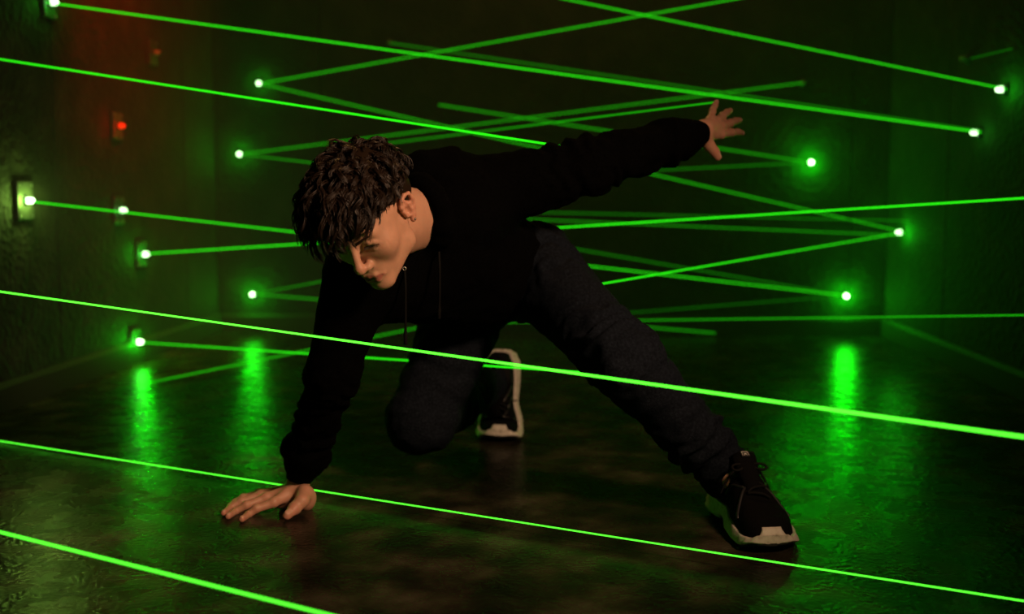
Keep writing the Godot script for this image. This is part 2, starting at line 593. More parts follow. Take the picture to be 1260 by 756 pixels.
func build_lasers() -> void:
	var nl := Vector3(1, 0, 0)
	var nr := Vector3(-1, 0, 0)
	var nb := Vector3(0, 0, 1)
	var gap := 0.036   # lenses stand this far off the wall
	# on the left wall
	emitter(PX(165, 421, XL), nl, "bright laser emitter low on the left wall just above the baseboard", 0.06)
	emitter(PX(172, 313, XL), nl, "laser emitter at knee height on the left wall above the baseboard one", 0.024)
	emitter(PX(28, 247, XL), nl, "laser emitter with a pale yellowish glow on its square housing, left wall", 0.054, 0.1, Color(0.72, 1.0, 0.35))
	emitter(PX(144, 259, XL), nl, "dimly lit laser emitter touched by a passing beam on the left wall", 0.0036)
	emitter(PX(58, 3, XL), nl, "laser emitter highest up on the left wall", 0.009)
	emitter(PX(186, 65, XL), nl, "unlit laser emitter in the red light high on the left wall", 0)
	emitter(PX(142, 155, XL), nl, "laser emitter with a weak red standby light on the left wall", 0.008, 0.085, Color(1.0, 0.12, 0.03))
	# on the back wall
	emitter(P(320, 103, -ZB), nb, "laser emitter high on the back wall, topmost of three in a column", 0.018, 0.02)
	emitter(P(296, 190, -ZB), nb, "laser emitter at mid height on the back wall near the left corner", 0.03, 0.02)
	emitter(P(312, 362, -ZB), nb, "glaring laser emitter low on the back wall near the left corner", 0.054, 0.02)
	emitter(P(997, 200, -ZB), nb, "glaring laser emitter at chest height on the back wall beside the raised hand", 0.102, 0.02)
	emitter(P(1040, 364, -ZB), nb, "glaring laser emitter low on the back wall near the right corner", 0.102, 0.02)
	emitter(P(987, 102, -ZB), nb, "unlit laser emitter high on the back wall where a beam ends", 0, 0.02)
	emitter(P(480, 53, -ZB), nb, "unlit laser emitter high on the back wall above the man's head", 0, 0.02)
	# on the right wall
	emitter(PX(1113, 286, XR), nr, "bright laser emitter where several beams meet, on the right wall", 0.036, 0.02)
	emitter(PX(1207, 163, XR), nr, "laser emitter with a small white dot on the right wall", 0.0048, 0.02)
	emitter(PX(1239, 110, XR), nr, "laser emitter with a faint halo high on the right wall", 0.015, 0.02)
	emitter(PX(1193, 72, XR), nr, "unlit laser emitter highest up on the right wall", 0, 0.02)

	var L := func(px: float, py: float) -> Vector3: return PX(px, py, XL + gap)
	var R := func(px: float, py: float) -> Vector3: return PX(px, py, XR - gap)
	var K := func(px: float, py: float) -> Vector3: return P(px, py, -ZB - gap)
	# nearer the camera than the man
	beam(P(-150, 337.7, 2.60), P(1260 + 900, 538 + 128, 1.0), 3.6, "green laser beam running in front of the man's arm and both legs", 0.0017)
	var p0 := P(0, 543, 2.78)
	var p1 := P(1260, 740, 1.667)
	beam(p0 + (p0 - p1) * 0.10, p1 + (p1 - p0) * 0.32, 2.4, "green laser beam just above the floor passing behind the planted hand's wrist", 0.0015)
	p0 = P(-500, 528.8, 1.76)
	p1 = P(400, 756, 1.34)
	beam(p0, p1 + (p1 - p0) * 0.9, 2.2, "thick green laser beam low over the floor in front of the planted hand")
	# across the room
	beam(L.call(58, 3), R.call(1207, 163), 1.56, "long green laser beam high across the room over the man's head")
	beam(P(-60, 63.6, 3.0), P(690, 180, 2.28), 1.56, "green laser beam sloping down into the man's shoulder")
	var top: Vector3 = K.call(320, 103)
	beam(top, top + (P(1010, -20.0, 3.9) - top) * 1.22, 1.02, "green laser beam rising from the back wall's top emitter to the right wall")
	beam(K.call(320, 103), R.call(1113, 286), 0.90, "green laser beam falling behind the outstretched arm to the right wall")
	var hal: Vector3 = R.call(1239, 110)
	beam(hal + (P(560, -29, 4.3) - hal) * 1.64, hal, 1.20, "green laser beam falling to the haloed emitter high on the right wall")
	beam(K.call(480, 53), R.call(1207, 161), 0.36, "faint green laser beam close above the long high beam")
	beam(K.call(296, 190), K.call(987, 102), 0.72, "green laser beam rising to the unlit emitter past the raised hand")
	beam(K.call(440, 181), P(879, 126, 2.565), 0.45, "green laser beam ending at the little finger of the raised hand")
	beam(K.call(296, 190), P(600, 226, 2.34), 0.42, "short green laser beam vanishing behind the man's hair")
	beam(K.call(540, 129), K.call(997, 200), 0.55, "green laser beam passing under the raised hand to the glaring emitter", 0.003)
	beam(K.call(660, 217), K.call(997, 200), 0.36, "faint green laser beam under the outstretched arm")
	beam(L.call(28, 247), K.call(1040, 364), 1.44, "green laser beam from the pale emitter behind the head to the low right emitter")
	beam(L.call(172, 313), R.call(1400, 235), 1.68, "green laser beam rising gently across the room behind the man's chest")
	beam(K.call(312, 362), K.call(880, 410), 0.50, "green laser beam low along the back wall sinking to the floor", 0.003)
	beam(K.call(312, 362), P(668, 296, 2.52), 0.36, "faint green laser beam rising from the low back wall emitter")
	beam(L.call(165, 421), P(800, 464, 2.2), 1.32, "green laser beam from the baseboard emitter to the stretched leg")
	beam(PF(177, 472.5, 0.012), K.call(600, 386), 0.78, "green laser beam slanting down to the floor beside the left wall")
	beam(K.call(560, 259), R.call(1120, 272), 0.30, "faint green laser beam level behind the man's chest, upper of two")
	beam(K.call(560, 266), R.call(1113, 290), 0.54, "green laser beam level behind the man's chest, lower of two")
	beam(K.call(550, 279), K.call(1040, 364), 0.36, "faint green laser beam falling to the low right emitter, upper of two")
	beam(R.call(1113, 286), P(655, 364, 2.46), 1.32, "green laser beam from the right wall down to the stretched thigh")
	beam(K.call(600, 399), K.call(1040, 364), 0.21, "faint green laser beam close over the back baseboard")
	beam(K.call(560, 397.5), R.call(1400, 386), 0.78, "thin green laser beam level over the back baseboard to the right wall", 0.0014)
	beam(R.call(1195, 72), R.call(1245, 60), 0.15, "short faint green laser beam high on the right wall")

# an added warm ceiling lamp, out of view, that tints back wall and haze olive
func build_added_lamp() -> void:
	var at := Vector3(-0.15, TOP, -4.1)
	var t := thing("added_ceiling_lamp", "added unseen dim warm fill lamp on the ceiling near the back wall", "lamp", at)
	t.rotation_degrees.x = 90.0      # +z points down
	part("housing", lathe([[0.0, 0.0002], [0.075, 0.0002], [0.075, 0.05], [0.068, 0.055], [0.064, 0.055], [0.064, 0.03], [0.0, 0.03]], 28), M.housing, t)
	var m := mat("added_lamp_light", lin(0.4, 0.3, 0.2), 0.5)
	m.emission_enabled = true
	m.emission = Color(1.0, 0.78, 0.5)
	m.emission_energy_multiplier = 3.0
	part("diffuser", lathe([[0.064, 0.034], [0.060, 0.050], [0.045, 0.062], [0.02, 0.068], [0.0, 0.069]], 28), m, t)
	var l := OmniLight3D.new()
	l.name = "added_lamp_glow"
	l.light_color = Color(1.0, 0.74, 0.42)
	l.light_energy = 0.45
	l.light_size = 0.05
	l.omni_range = 12.0
	l.omni_attenuation = 2.0
	l.shadow_enabled = true
	l.position = Vector3(0, 0, 0.125)
	t.add_child(l)

# ---------------------------------------------------------------- the man
const SKIN := Color(0.50, 0.275, 0.185)
const LIP := Color(0.36, 0.13, 0.10)
const NAIL := Color(0.58, 0.34, 0.26)

var HC := Vector3.ZERO          # between the ears
var HB := Basis()               # x to his left, y up through the crown, z out of the face
func hp(x: float, y: float, z: float) -> Vector3:
	return HC + HB * Vector3(x, y, z)

func head_field() -> Field:
	var f := Field.new()
	f.egg(Vector3(0, 0.042, -0.014), Vector3(0.074, 0.082, 0.096), 0.02)
	f.egg(Vector3(0, 0.012, 0.034), Vector3(0.062, 0.075, 0.056), 0.03)
	f.egg(Vector3(0, -0.046, 0.042), Vector3(0.047, 0.050, 0.046), 0.03)
	for s in [-1.0, 1.0]:
		f.cap(Vector3(s * 0.056, -0.020, 0.000), Vector3(s * 0.051, -0.060, 0.012), 0.014, 0.014, 0.02)
		f.cap(Vector3(s * 0.051, -0.060, 0.012), Vector3(s * 0.014, -0.094, 0.076), 0.014, 0.013, 0.02)
		f.ball(Vector3(s * 0.042, -0.016, 0.060), 0.0195, 0.032)
		f.cap(Vector3(s * 0.010, 0.0235, 0.0885), Vector3(s * 0.042, 0.0275, 0.0745), 0.0088, 0.008, 0.014)
	f.ball(Vector3(0, -0.090, 0.082), 0.0165, 0.02)
	f.egg(Vector3(0, -0.058, 0.082), Vector3(0.028, 0.022, 0.018), 0.018)
	# nose
	f.cap(Vector3(0, 0.022, 0.090), Vector3(0, -0.022, 0.112), 0.0065, 0.0085, 0.012)
	f.ball(Vector3(0, -0.028, 0.1135), 0.0098, 0.008)
	f.cap(Vector3(0, -0.033, 0.108), Vector3(0, -0.040, 0.094), 0.006, 0.005, 0.008)
	for s in [-1.0, 1.0]:
		f.egg(Vector3(s * 0.0125, -0.032, 0.100), Vector3(0.0072, 0.0078, 0.0105), 0.007)
	# eye sockets and lids
	for s in [-1.0, 1.0]:
		f.egg(Vector3(s * 0.031, 0.009, 0.098), Vector3(0.019, 0.0125, 0.0125), 0.012, -1)
	for s in [-1.0, 1.0]:
		f.egg(Vector3(s * 0.032, 0.0125, 0.0735), Vector3(0.0135, 0.0085, 0.0125), 0.005)
		f.chain([Vector3(s * 0.0175, 0.004, 0.0825), Vector3(s * 0.025, 0.0108, 0.0862), Vector3(s * 0.033, 0.0122, 0.0865), Vector3(s * 0.041, 0.0100, 0.0828), Vector3(s * 0.0475, 0.003, 0.0765)], [0.0022, 0.0034, 0.0036, 0.0032, 0.002], 0.005)
		f.chain([Vector3(s * 0.0175, 0.003, 0.0825), Vector3(s * 0.026, -0.0015, 0.0855), Vector3(s * 0.036, -0.002, 0.085), Vector3(s * 0.0475, 0.002, 0.0765)], [0.002, 0.0026, 0.0026, 0.002], 0.006)
		f.egg(Vector3(s * 0.0092, -0.0405, 0.1025), Vector3(0.0038, 0.005, 0.0058), 0.003, -1)
	# lips, slightly parted
	f.chain([Vector3(-0.024, -0.0635, 0.0885), Vector3(-0.011, -0.0580, 0.0985), Vector3(0, -0.0590, 0.1005), Vector3(0.011, -0.0580, 0.0985), Vector3(0.024, -0.0635, 0.0885)], [0.0028, 0.0048, 0.0045, 0.0048, 0.0028], 0.006)
	f.chain([Vector3(-0.022, -0.0655, 0.0885), Vector3(-0.010, -0.0700, 0.0965), Vector3(0.010, -0.0700, 0.0965), Vector3(0.022, -0.0655, 0.0885)], [0.0028, 0.0056, 0.0056, 0.0028], 0.006)
	f.chain([Vector3(-0.021, -0.0642, 0.0935), Vector3(0, -0.0640, 0.1045), Vector3(0.021, -0.0642, 0.0935)], [0.0009, 0.0014, 0.0009], 0.003, -1)
	# ears
	for s in [-1.0, 1.0]:
		var e := func(y: float, z: float, o: float) -> Vector3: return Vector3(s * (0.0735 + o), y, z)
		f.egg(Vector3(s * 0.0755, 0.0, -0.010), Vector3(0.007, 0.022, 0.012), 0.006)
		f.chain([e.call(0.004, 0.004, 0.001), e.call(0.016, 0.007, 0.006), e.call(0.027, 0.000, 0.010), e.call(0.030, -0.012, 0.013), e.call(0.024, -0.023, 0.016), e.call(0.010, -0.026, 0.016), e.call(-0.006, -0.021, 0.013), e.call(-0.018, -0.013, 0.009), e.call(-0.026, -0.006, 0.006)], [0.0034, 0.0036, 0.0038, 0.004, 0.0042, 0.0042, 0.004, 0.0045, 0.0055], 0.004)
		f.chain([e.call(0.018, -0.011, 0.008), e.call(0.008, -0.016, 0.010), e.call(-0.006, -0.013, 0.009), e.call(-0.013, -0.006, 0.007)], [0.003, 0.0034, 0.0034, 0.003], 0.005)
		f.cap(e.call(0.0, 0.003, 0.004), e.call(-0.009, 0.002, 0.004), 0.004, 0.0042, 0.004)
		f.egg(e.call(-0.002, -0.005, 0.009), Vector3(0.007, 0.009, 0.0055), 0.004, -1)
		f.egg(e.call(0.018, -0.016, 0.014), Vector3(0.005, 0.008, 0.0045), 0.004, -1)
	return f

func finger(f: Field, pts: Array, rr: Array, k := 0.006) -> void:
	f.chain(pts, rr, k)

# a nail: a thin plate on the back of the last joint, facing away from the palm
func nail(f: Field, knuckle: Vector3, tip: Vector3, back: Vector3, r: float) -> Array:
	var al := (tip - knuckle).normalized()
	var up := (back - al * back.dot(al)).normalized()
	var sd := up.cross(al)
	var c := tip - al * (r * 0.25) + up * (r * 0.86)
	var ax := Basis(sd, up, al)
	f.egg(c, Vector3(r * 0.68, r * 0.26, r * 0.92), 0.0012, 1, ax)
	return [c, ax, r]

func hand_planted() -> Array:
	var f := Field.new()
	var wr := P(369, 586, 2.225)
	var ca := P(364, 604, 2.215)
	var mi := P(336, 619.5, 2.172)
	var mm := P(326, 613.5, 2.195)
	var mr := P(320, 610, 2.225)
	var mp := P(318, 608.5, 2.258)
	f.cap(P(374, 560, 2.20), wr, 0.021, 0.0200, 0.02)
	f.cap(wr, ca, 0.0200, 0.0195, 0.02)
	f.cap(ca, mi, 0.0150, 0.0090, 0.012)
	f.cap(ca, mm, 0.0150, 0.0090, 0.012)
	f.cap(P(362, 604, 2.235), mr, 0.014, 0.0088, 0.012)
	f.cap(P(361, 605, 2.255), mp, 0.013, 0.0082, 0.012)
	f.cap(P(376, 619, 2.205), P(346, 621, 2.205), 0.017, 0.009, 0.012)
	f.ball(P(377, 611, 2.20), 0.019, 0.015)
	# knuckles and tendons
	for k in [mi, mm, mr, mp]:
		f.ball(k + Vector3(0.001, 0.0022, 0), 0.0098, 0.005)
		f.cap(ca.lerp(k, 0.25) + Vector3(0, 0.0125, 0), k + Vector3(0.004, 0.0075, 0), 0.0026, 0.0030, 0.006)
	var t := [PF(297.5, 639.5, 0.0060), PF(280.5, 636, 0.0062), PF(275, 632, 0.0060), PF(282, 623.5, 0.0054)]
	var pip := [P(315.5, 626.5, 2.155), P(303, 622.5, 2.172), P(297, 617.5, 2.205), P(299, 613, 2.250)]
	var dip := [P(305, 634, 2.147), P(289.5, 629.5, 2.164), P(283, 625, 2.192), P(289, 618, 2.246)]
	var mc := [mi, mm, mr, mp]
	var r0 := [0.0093, 0.0093, 0.0089, 0.0082]
	var nails := []
	for q in 4:
		var s: float = r0[q] / 0.0093
		f.chain([mc[q], pip[q], dip[q], t[q]], [0.0093 * s, 0.0080 * s, 0.0071 * s, 0.0060 * s], 0.0032)
		f.ball(pip[q] + Vector3(0, 0.0012, 0), 0.0083 * s, 0.004)
		nails.append(nail(f, dip[q], t[q], Vector3(0.1, 1, 0.35), 0.0064 * s))
	var tt := PF(353, 635, 0.0088)
	var ip := P(362.5, 626, 2.150)
	f.chain([P(375, 607, 2.19), P(371.5, 616.5, 2.163), ip, tt], [0.0165, 0.0128, 0.0112, 0.0086], 0.008)
	f.ball(ip + Vector3(0, 0.001, 0.001), 0.0116, 0.004)
	nails.append(nail(f, ip, tt, Vector3(0.15, 0.8, 0.75), 0.0094))
	var n := nets(f, 0.0021)
	n.append(nails)
	return n

func hand_raised() -> Array:
	var f := Field.new()
	var wr := P(856, 164, 2.44)
	var ca := P(866, 160, 2.462)
	var mp := P(873.5, 148, 2.500)
	var mr := P(881.5, 149.5, 2.515)
	var mm := P(887, 156, 2.520)
	var mi := P(887, 165.5, 2.510)
	f.cap(P(835, 170, 2.42), wr, 0.023, 0.0215, 0.02)
	f.cap(wr, ca, 0.0215, 0.019, 0.02)
	f.cap(ca, mp, 0.0145, 0.0090, 0.012)
	f.cap(ca, mr, 0.016, 0.0096, 0.012)
	f.cap(ca, mm, 0.0165, 0.0098, 0.012)
	f.cap(P(865, 166, 2.465), mi, 0.016, 0.0096, 0.012)
	var back := (CAM - mm).normalized()
	for k in [mp, mr, mm, mi]:
		f.ball(k + back * 0.002, 0.0100, 0.005)
		f.cap(ca.lerp(k, 0.3) + back * 0.0125, k + back * 0.0075, 0.0026, 0.0030, 0.006)
	var t := [P(881.5, 126, 2.555), P(898, 136.5, 2.585), P(909.5, 148, 2.60), P(912.5, 163.5, 2.59)]
	var pip := [P(876.5, 137, 2.528), P(889, 143, 2.550), P(898.5, 151.5, 2.560), P(900, 163.5, 2.550)]
	var dip := [P(879.5, 130, 2.543), P(894.5, 138.5, 2.570), P(905, 149, 2.582), P(907.5, 162.5, 2.572)]
	var mc := [mp, mr, mm, mi]
	var nails := []
	for q in 4:
		var s: float = [0.9, 1.0, 1.03, 1.0][q]
		f.chain([mc[q], pip[q], dip[q], t[q]], [0.0096 * s, 0.0083 * s, 0.0075 * s, 0.0064 * s], 0.004)
		f.ball(pip[q] + back * 0.001, 0.0086 * s, 0.004)
		nails.append(nail(f, dip[q], t[q], back, 0.0068 * s))
	var tt := P(883, 194, 2.475)
	f.chain([P(866, 170, 2.458), P(873, 180, 2.468), P(879, 187, 2.474), tt], [0.0155, 0.0105, 0.0092, 0.0074], 0.01)
	nails.append(nail(f, P(879, 187, 2.474), tt, Vector3(1, 0.2, 0.3), 0.008))
	var n := nets(f, 0.0024)
	n.append(nails)
	return n

func skin_noise() -> FastNoiseLite:
	var n := FastNoiseLite.new()
	n.seed = 5
	n.frequency = 45.0
	n.fractal_octaves = 3
	return n

func build_body(person: Node3D, J: Dictionary) -> void:
	var mesh := ArrayMesh.new()
	var nz := skin_noise()
	# head, fine grid in head space
	var hn := nets(head_field(), 0.0024)
	var hv: PackedVector3Array = hn[0]
	var col := PackedColorArray()
	for p in hv:
		var c := SKIN * (1.0 + 0.10 * nz.get_noise_3dv(p))
		# blood colour of nose, ears and cheeks; lips; the shadow of a shaved beard
		var pink := clampf(1.0 - (p - Vector3(0, -0.028, 0.115)).length() / 0.022, 0, 1) + clampf((absf(p.x) - 0.07) / 0.012, 0, 1) + 0.5 * clampf(1.0 - (Vector3(absf(p.x), p.y, p.z) - Vector3(0.044, -0.02, 0.075)).length() / 0.028, 0, 1)
		c = c.lerp(Color(0.50, 0.20, 0.14), 0.45 * clampf(pink, 0, 1))
		var lip := Vector2(p.x / 0.0245, (p.y + 0.0642) / (0.0115 - 0.004 * absf(p.x) / 0.0245))
		if p.z > 0.084 and lip.length() < 1.15:
			c = c.lerp(LIP, clampf((1.15 - lip.length()) / 0.2, 0, 1))
		c.a = 1.0
		col.append(c)
	var v := PackedVector3Array()
	for p in hv:
		v.append(hp(p.x, p.y, p.z))
	var ix: PackedInt32Array = hn[1]
	# head space is left-handed against the world only if the basis mirrors; it does not
	arr_mesh(v, ix, col, mesh)
	# neck and trunk, coarse; the trunk and limbs stay inside the clothes
	var f := Field.new()
	f.cap(hp(0, -0.012, -0.040), J.neck, 0.046, 0.040, 0.03)
	f.cap(hp(0.03, -0.05, 0.0), J.neck, 0.016, 0.016, 0.03)
	f.cap(hp(-0.03, -0.05, 0.0), J.neck.lerp(J.shr, 0.1), 0.016, 0.016, 0.03)
	f.cap(hp(0, -0.07, 0.02), J.neck.lerp(J.chest, 0.3), 0.02, 0.028, 0.04)
	f.cap(J.neck.lerp(J.chest, 0.4), J.chest, 0.06, 0.09, 0.05)
	f.cap(J.chest, J.waist, 0.105, 0.095, 0.05)
	f.cap(J.waist, J.pelvis, 0.095, 0.09, 0.05)
	f.cap(J.shr, J.shl, 0.03, 0.03, 0.05)
	f.chain([J.shr, J.elr, J.wrr], [0.045, 0.032, 0.019], 0.03)
	f.chain([J.shl, J.ell, J.wrl], [0.040, 0.034, 0.021], 0.03)
	f.cap(J.hipl, J.hipr, 0.07, 0.07, 0.05)
	f.chain([J.hipl, J.kneel, J.anl, J.footl], [0.06, 0.046, 0.026, 0.022], 0.03)
	f.chain([J.hipr, J.kneer, J.anr, J.footr], [0.06, 0.046, 0.026, 0.022], 0.03)
	var bn := nets(f, 0.009)
	col = PackedColorArray()
	for p in bn[0]:
		var c := SKIN * (0.97 + 0.10 * nz.get_noise_3dv(p))
		c.a = 1.0
		col.append(c)
	arr_mesh(bn[0], bn[1], col, mesh)
	for hand in [hand_planted(), hand_raised()]:
		var hv2: PackedVector3Array = hand[0]
		var nr := normals_of(hv2, hand[1])
		col = PackedColorArray()
		for k in hv2.size():
			var p := hv2[k]
			var c := SKIN.lerp(Color(0.50, 0.22, 0.155), 0.25 + 0.35 * nz.get_noise_3dv(p * 1.6))
			for q in hand[2]:
				var e: Vector3 = (p - (q[0] as Vector3)) * (q[1] as Basis)
				var r: float = q[2]
				if e.length() < r * 2.6:
					c = c.lerp(Color(0.52, 0.20, 0.15), 0.35)     # blood in the fingertips
				if absf(e.x) < r * 0.72 and absf(e.z) < r * 0.95 and e.y > -r * 0.12:
					c = NAIL
			c.a = 1.0
			col.append(c)
		arr_mesh(hv2, hand[1], col, mesh)
	var b := part("body", mesh, M.skin, person, "warmly lit face, neck and hands")
	b.material_override = M.skin

# soft folds: noise stretched along one direction
func fold(v: PackedVector3Array, ix: PackedInt32Array, amount: Callable) -> PackedVector3Array:
	var nr := normals_of(v, ix)
	var out := PackedVector3Array()
	out.resize(v.size())
	for k in v.size():
		out[k] = v[k] + nr[k] * (amount.call(v[k], nr[k]) as float)
	return out

func build_clothes(person: Node3D, J: Dictionary) -> void:
	# hoodie
	var f := Field.new()
	f.cap(J.chest, J.waist, 0.122, 0.112, 0.07)
	f.cap(J.waist, J.pelvis.lerp(J.waist, 0.25), 0.112, 0.112, 0.06)
	f.cap(J.shr.lerp(J.shl, 0.12), J.shl, 0.074, 0.070, 0.06)
	f.cap(P(470, 345, 2.15), P(570, 352, 2.36), 0.080, 0.082, 0.06)
	f.chain([J.shr, J.elr, J.elr.lerp(J.wrr, 0.72), J.elr.lerp(J.wrr, 0.82), J.wrr], [0.066, 0.047, 0.041, 0.034, 0.027], 0.025)
	f.chain([J.shl, J.ell, J.ell.lerp(J.wrl, 0.75), J.ell.lerp(J.wrl, 0.86), J.wrl], [0.073, 0.056, 0.043, 0.035, 0.029], 0.025)
	# neckline: a soft roll round the neck, lower in front; the hood lies on the back
	var nb: Vector3 = J.neck
	var root := hp(0, -0.03, -0.04)
	var ax := (nb - root).normalized()
	var front: Vector3 = J.chest - nb
	front = (front - ax * front.dot(ax)).normalized()
	var side := ax.cross(front)
	f.ball(P(560, 250, 2.21), 0.062, 0.04)
	f.egg(nb + ax * 0.040, Vector3(0.080, 0.074, 0.080), 0.05)
	f.egg(nb.lerp(J.chest, 0.5) + ax * 0.02 + front * 0.02, Vector3(0.075, 0.07, 0.075), 0.05)
	var ring := []
	var rr0 := []
	for k in 13:
		var a := TAU * k / 12.0
		var fr := cos(a)
		ring.append(root.lerp(nb, 0.66) + (front * fr * (0.056 + 0.018 * maxf(fr, 0.0)) + side * sin(a) * 0.058) + ax * 0.022 * fr)
		rr0.append(0.0165)
	f.chain(ring, rr0, 0.018)
	f.chain([P(500, 220, 2.19), P(524, 210, 2.20), P(552, 212, 2.24), P(580, 228, 2.27)], [0.026, 0.034, 0.038, 0.03], 0.035)
	f.cap(root, root.lerp(nb, 0.42), 0.050, 0.046, 0.010, -1)
	# the hollow of the cuffs
	var n := nets(f, 0.0068)
	var nz := FastNoiseLite.new()
	nz.seed = 9
	nz.frequency = 1.0
	nz.fractal_octaves = 3
	var v := fold(n[0], n[1], func(p: Vector3, _m: Vector3) -> float:
		var r: float = near_seg(p, J.elr, J.wrr).y
		var l: float = near_seg(p, J.shl, J.wrl).y
		var rr: Vector2 = near_seg(p, J.shr, J.wrr)
		var ll: Vector2 = near_seg(p, J.shl, J.wrl)
		var a := 0.0
		if rr.y < 0.10:
			var t := rr.x
			a += (0.0042 * sin(t * 60.0 + 9.0 * nz.get_noise_3dv(p * 7.0)) * smoothstep(0.25, 0.5, t) * (1.0 - smoothstep(0.86, 0.9, t)))
			a += 0.004 * smoothstep(0.80, 0.84, t) * (1.0 - smoothstep(0.86, 0.89, t))
		elif ll.y < 0.10:
			var t := ll.x
			a += (0.0048 * sin(t * 52.0 + 10.0 * nz.get_noise_3dv(p * 6.0)) * smoothstep(0.05, 0.3, t) * (1.0 - smoothstep(0.88, 0.93, t)))
		else:
			a += 0.006 * nz.get_noise_3d(p.x * 9.0, p.y * 16.0, p.z * 9.0)
		return a + 0.0025 * nz.get_noise_3dv(p * 24.0))
	var hood := part("hoodie", arr_mesh(v, n[1]), M.hoodie, person, "black cotton hoodie")
	# drawstrings with eyelets
	for q in [[[540, 306, 2.085], [541, 330, 2.075], [541, 362, 2.085], [540, 392, 2.10]], [[498, 332, 2.06], [499, 352, 2.045], [499, 390, 2.055], [499, 424, 2.065]]]:
		var pts := PackedVector3Array()
		for e in q:
			pts.append(P(e[0], e[1], e[2]))
		var cu := Curve3D.new()
		for p in pts:
			cu.add_point(p)
		var fine := PackedVector3Array()
		var rad := PackedFloat32Array()
		for k in 16:
			fine.append(cu.sample_baked(cu.get_baked_length() * k / 15.0))
			rad.append(0.0022 if k < 13 else 0.0036)
		part("drawstring", tube_mesh(fine, rad, 8), M.cord, hood, "black hood cord hanging down")
		var ey := part("eyelet", lathe([[0.0022, 0.001], [0.0036, 0.0016], [0.0045, 0.0], [0.0036, -0.001], [0.0022, -0.001]], 14), M.steel, hood, "steel eyelet of the cord")
		ey.transform = Transform3D(Basis.looking_at(pts[0] - CAM, Vector3.UP), pts[0] + Vector3(0, 0.002, 0.004))
	# jeans
	f = Field.new()
	f.cap(J.hipl, J.hipr, 0.092, 0.092, 0.05)
	f.cap(J.pelvis, J.waist.lerp(J.pelvis, 0.35), 0.105, 0.10, 0.05)
	f.chain([J.hipl, J.kneel, J.kneel.lerp(J.anl, 0.75), J.kneel.lerp(J.anl, 1.06)], [0.090, 0.066, 0.055, 0.052], 0.03)
	f.chain([J.hipr, J.kneer, J.kneer.lerp(J.anr, 0.75), J.anr], [0.094, 0.070, 0.054, 0.050], 0.03)
	f.cap(J.hipr.lerp(J.kneer, 0.5), J.kneer.lerp(J.anr, 0.45), 0.055, 0.05, 0.05)
	n = nets(f, 0.0068)
	v = fold(n[0], n[1], func(p: Vector3, m: Vector3) -> float:
		var a := 0.0
		var th: Vector2 = near_seg(p, J.hipl, J.kneel)
		var sh: Vector2 = near_seg(p, J.kneel, J.anl)
		var w := 8.0 * nz.get_noise_3dv(p * 6.0)
		if sh.y < 0.09 and sh.x > 0.0:
			a += 0.0060 * sin(sh.x * 30.0 + w) * (0.45 + 0.65 * smoothstep(0.45, 0.9, sh.x)) * (1.0 - smoothstep(0.95, 1.0, sh.x))
		elif th.y < 0.12:
			a += 0.0055 * sin(th.x * 20.0 + p.y * 40.0 + w) * (1.0 - smoothstep(0.2, 0.5, th.x)) + 0.0065 * sin(th.x * 46.0 + w) * smoothstep(0.55, 0.9, th.x)
		else:
			a += 0.004 * nz.get_noise_3d(p.x * 12.0, p.y * 22.0, p.z * 12.0) + 0.003 * sin(p.y * 70.0 + w)
		return a + 0.0015 * nz.get_noise_3dv(p * 30.0))
	var jeans := part("jeans", arr_mesh(v, n[1]), M.jeans, person, "washed black jeans")
	# hems: a doubled band at each ankle, with its stitch line
	for e in [[J.kneel, J.kneel.lerp(J.anl, 1.06), 0.052], [J.kneer, J.anr, 0.050]]:
		var dn: Vector3 = (e[1] - e[0]).normalized()
		var acc := Acc.new()
		var r: float = e[2]
		var c: Vector3 = e[1] + dn * (r * 0.55)
		add_tube(acc, PackedVector3Array([c - dn * 0.034, c - dn * 0.030, c - dn * 0.006, c, c - dn * 0.001, c - dn * 0.03]), PackedFloat32Array([r * 0.96, r * 1.05, r * 1.08, r * 1.05, r * 0.98, r * 0.9]), 28)
		part("hem", arr_mesh(acc.v, acc.i), M.jeans, jeans)

func near_seg(p: Vector3, a: Vector3, b: Vector3) -> Vector2:
	var ba := b - a
	var h := clampf((p - a).dot(ba) / ba.length_squared(), 0.0, 1.0)
	return Vector2(h, (p - a - ba * h).length())

# ---------------------------------------------------------------- sneakers
# shoe space: x to the side, y up, z from heel (0) to toe (LEN)
const SLEN := 0.302
func curve(t: float, keys: Array) -> float:
	for n in keys.size() - 1:
		if t <= keys[n + 1][0]:
			var u: float = clampf((t - keys[n][0]) / (keys[n + 1][0] - keys[n][0]), 0, 1)
			return lerpf(keys[n][1], keys[n + 1][1], u * u * (3.0 - 2.0 * u))
	return keys[-1][1]
var shoe_flex := 0.0
func shoe_pt(x: float, y: float, z: float) -> Vector3:
	# the toe part stays flat, the rest turns up about the ball of the foot
	if shoe_flex <= 0.0:
		return Vector3(x, y, z)
	var zb := 0.212
	var w := 0.05
	var c := Vector2(zb + w, 0)     # (z, y)
	var ang := 0.0
	if z >= zb + w:
		return Vector3(x, y, z)
	var steps := 12
	var z0 := zb + w
	var lim := maxf(z, zb - w)
	for k in steps:
		var za := lerpf(z0, lim, (k + 0.5) / steps)
		var a := shoe_flex * smoothstep(zb + w, zb - w, za)
		c += Vector2(-cos(a), sin(a)) * (z0 - lim) / steps
	ang = shoe_flex * smoothstep(zb + w, zb - w, lim)
	if z < lim:
		c += Vector2(-cos(ang), sin(ang)) * (lim - z)
	return Vector3(x, c.y + y * cos(ang), c.x + y * sin(ang))
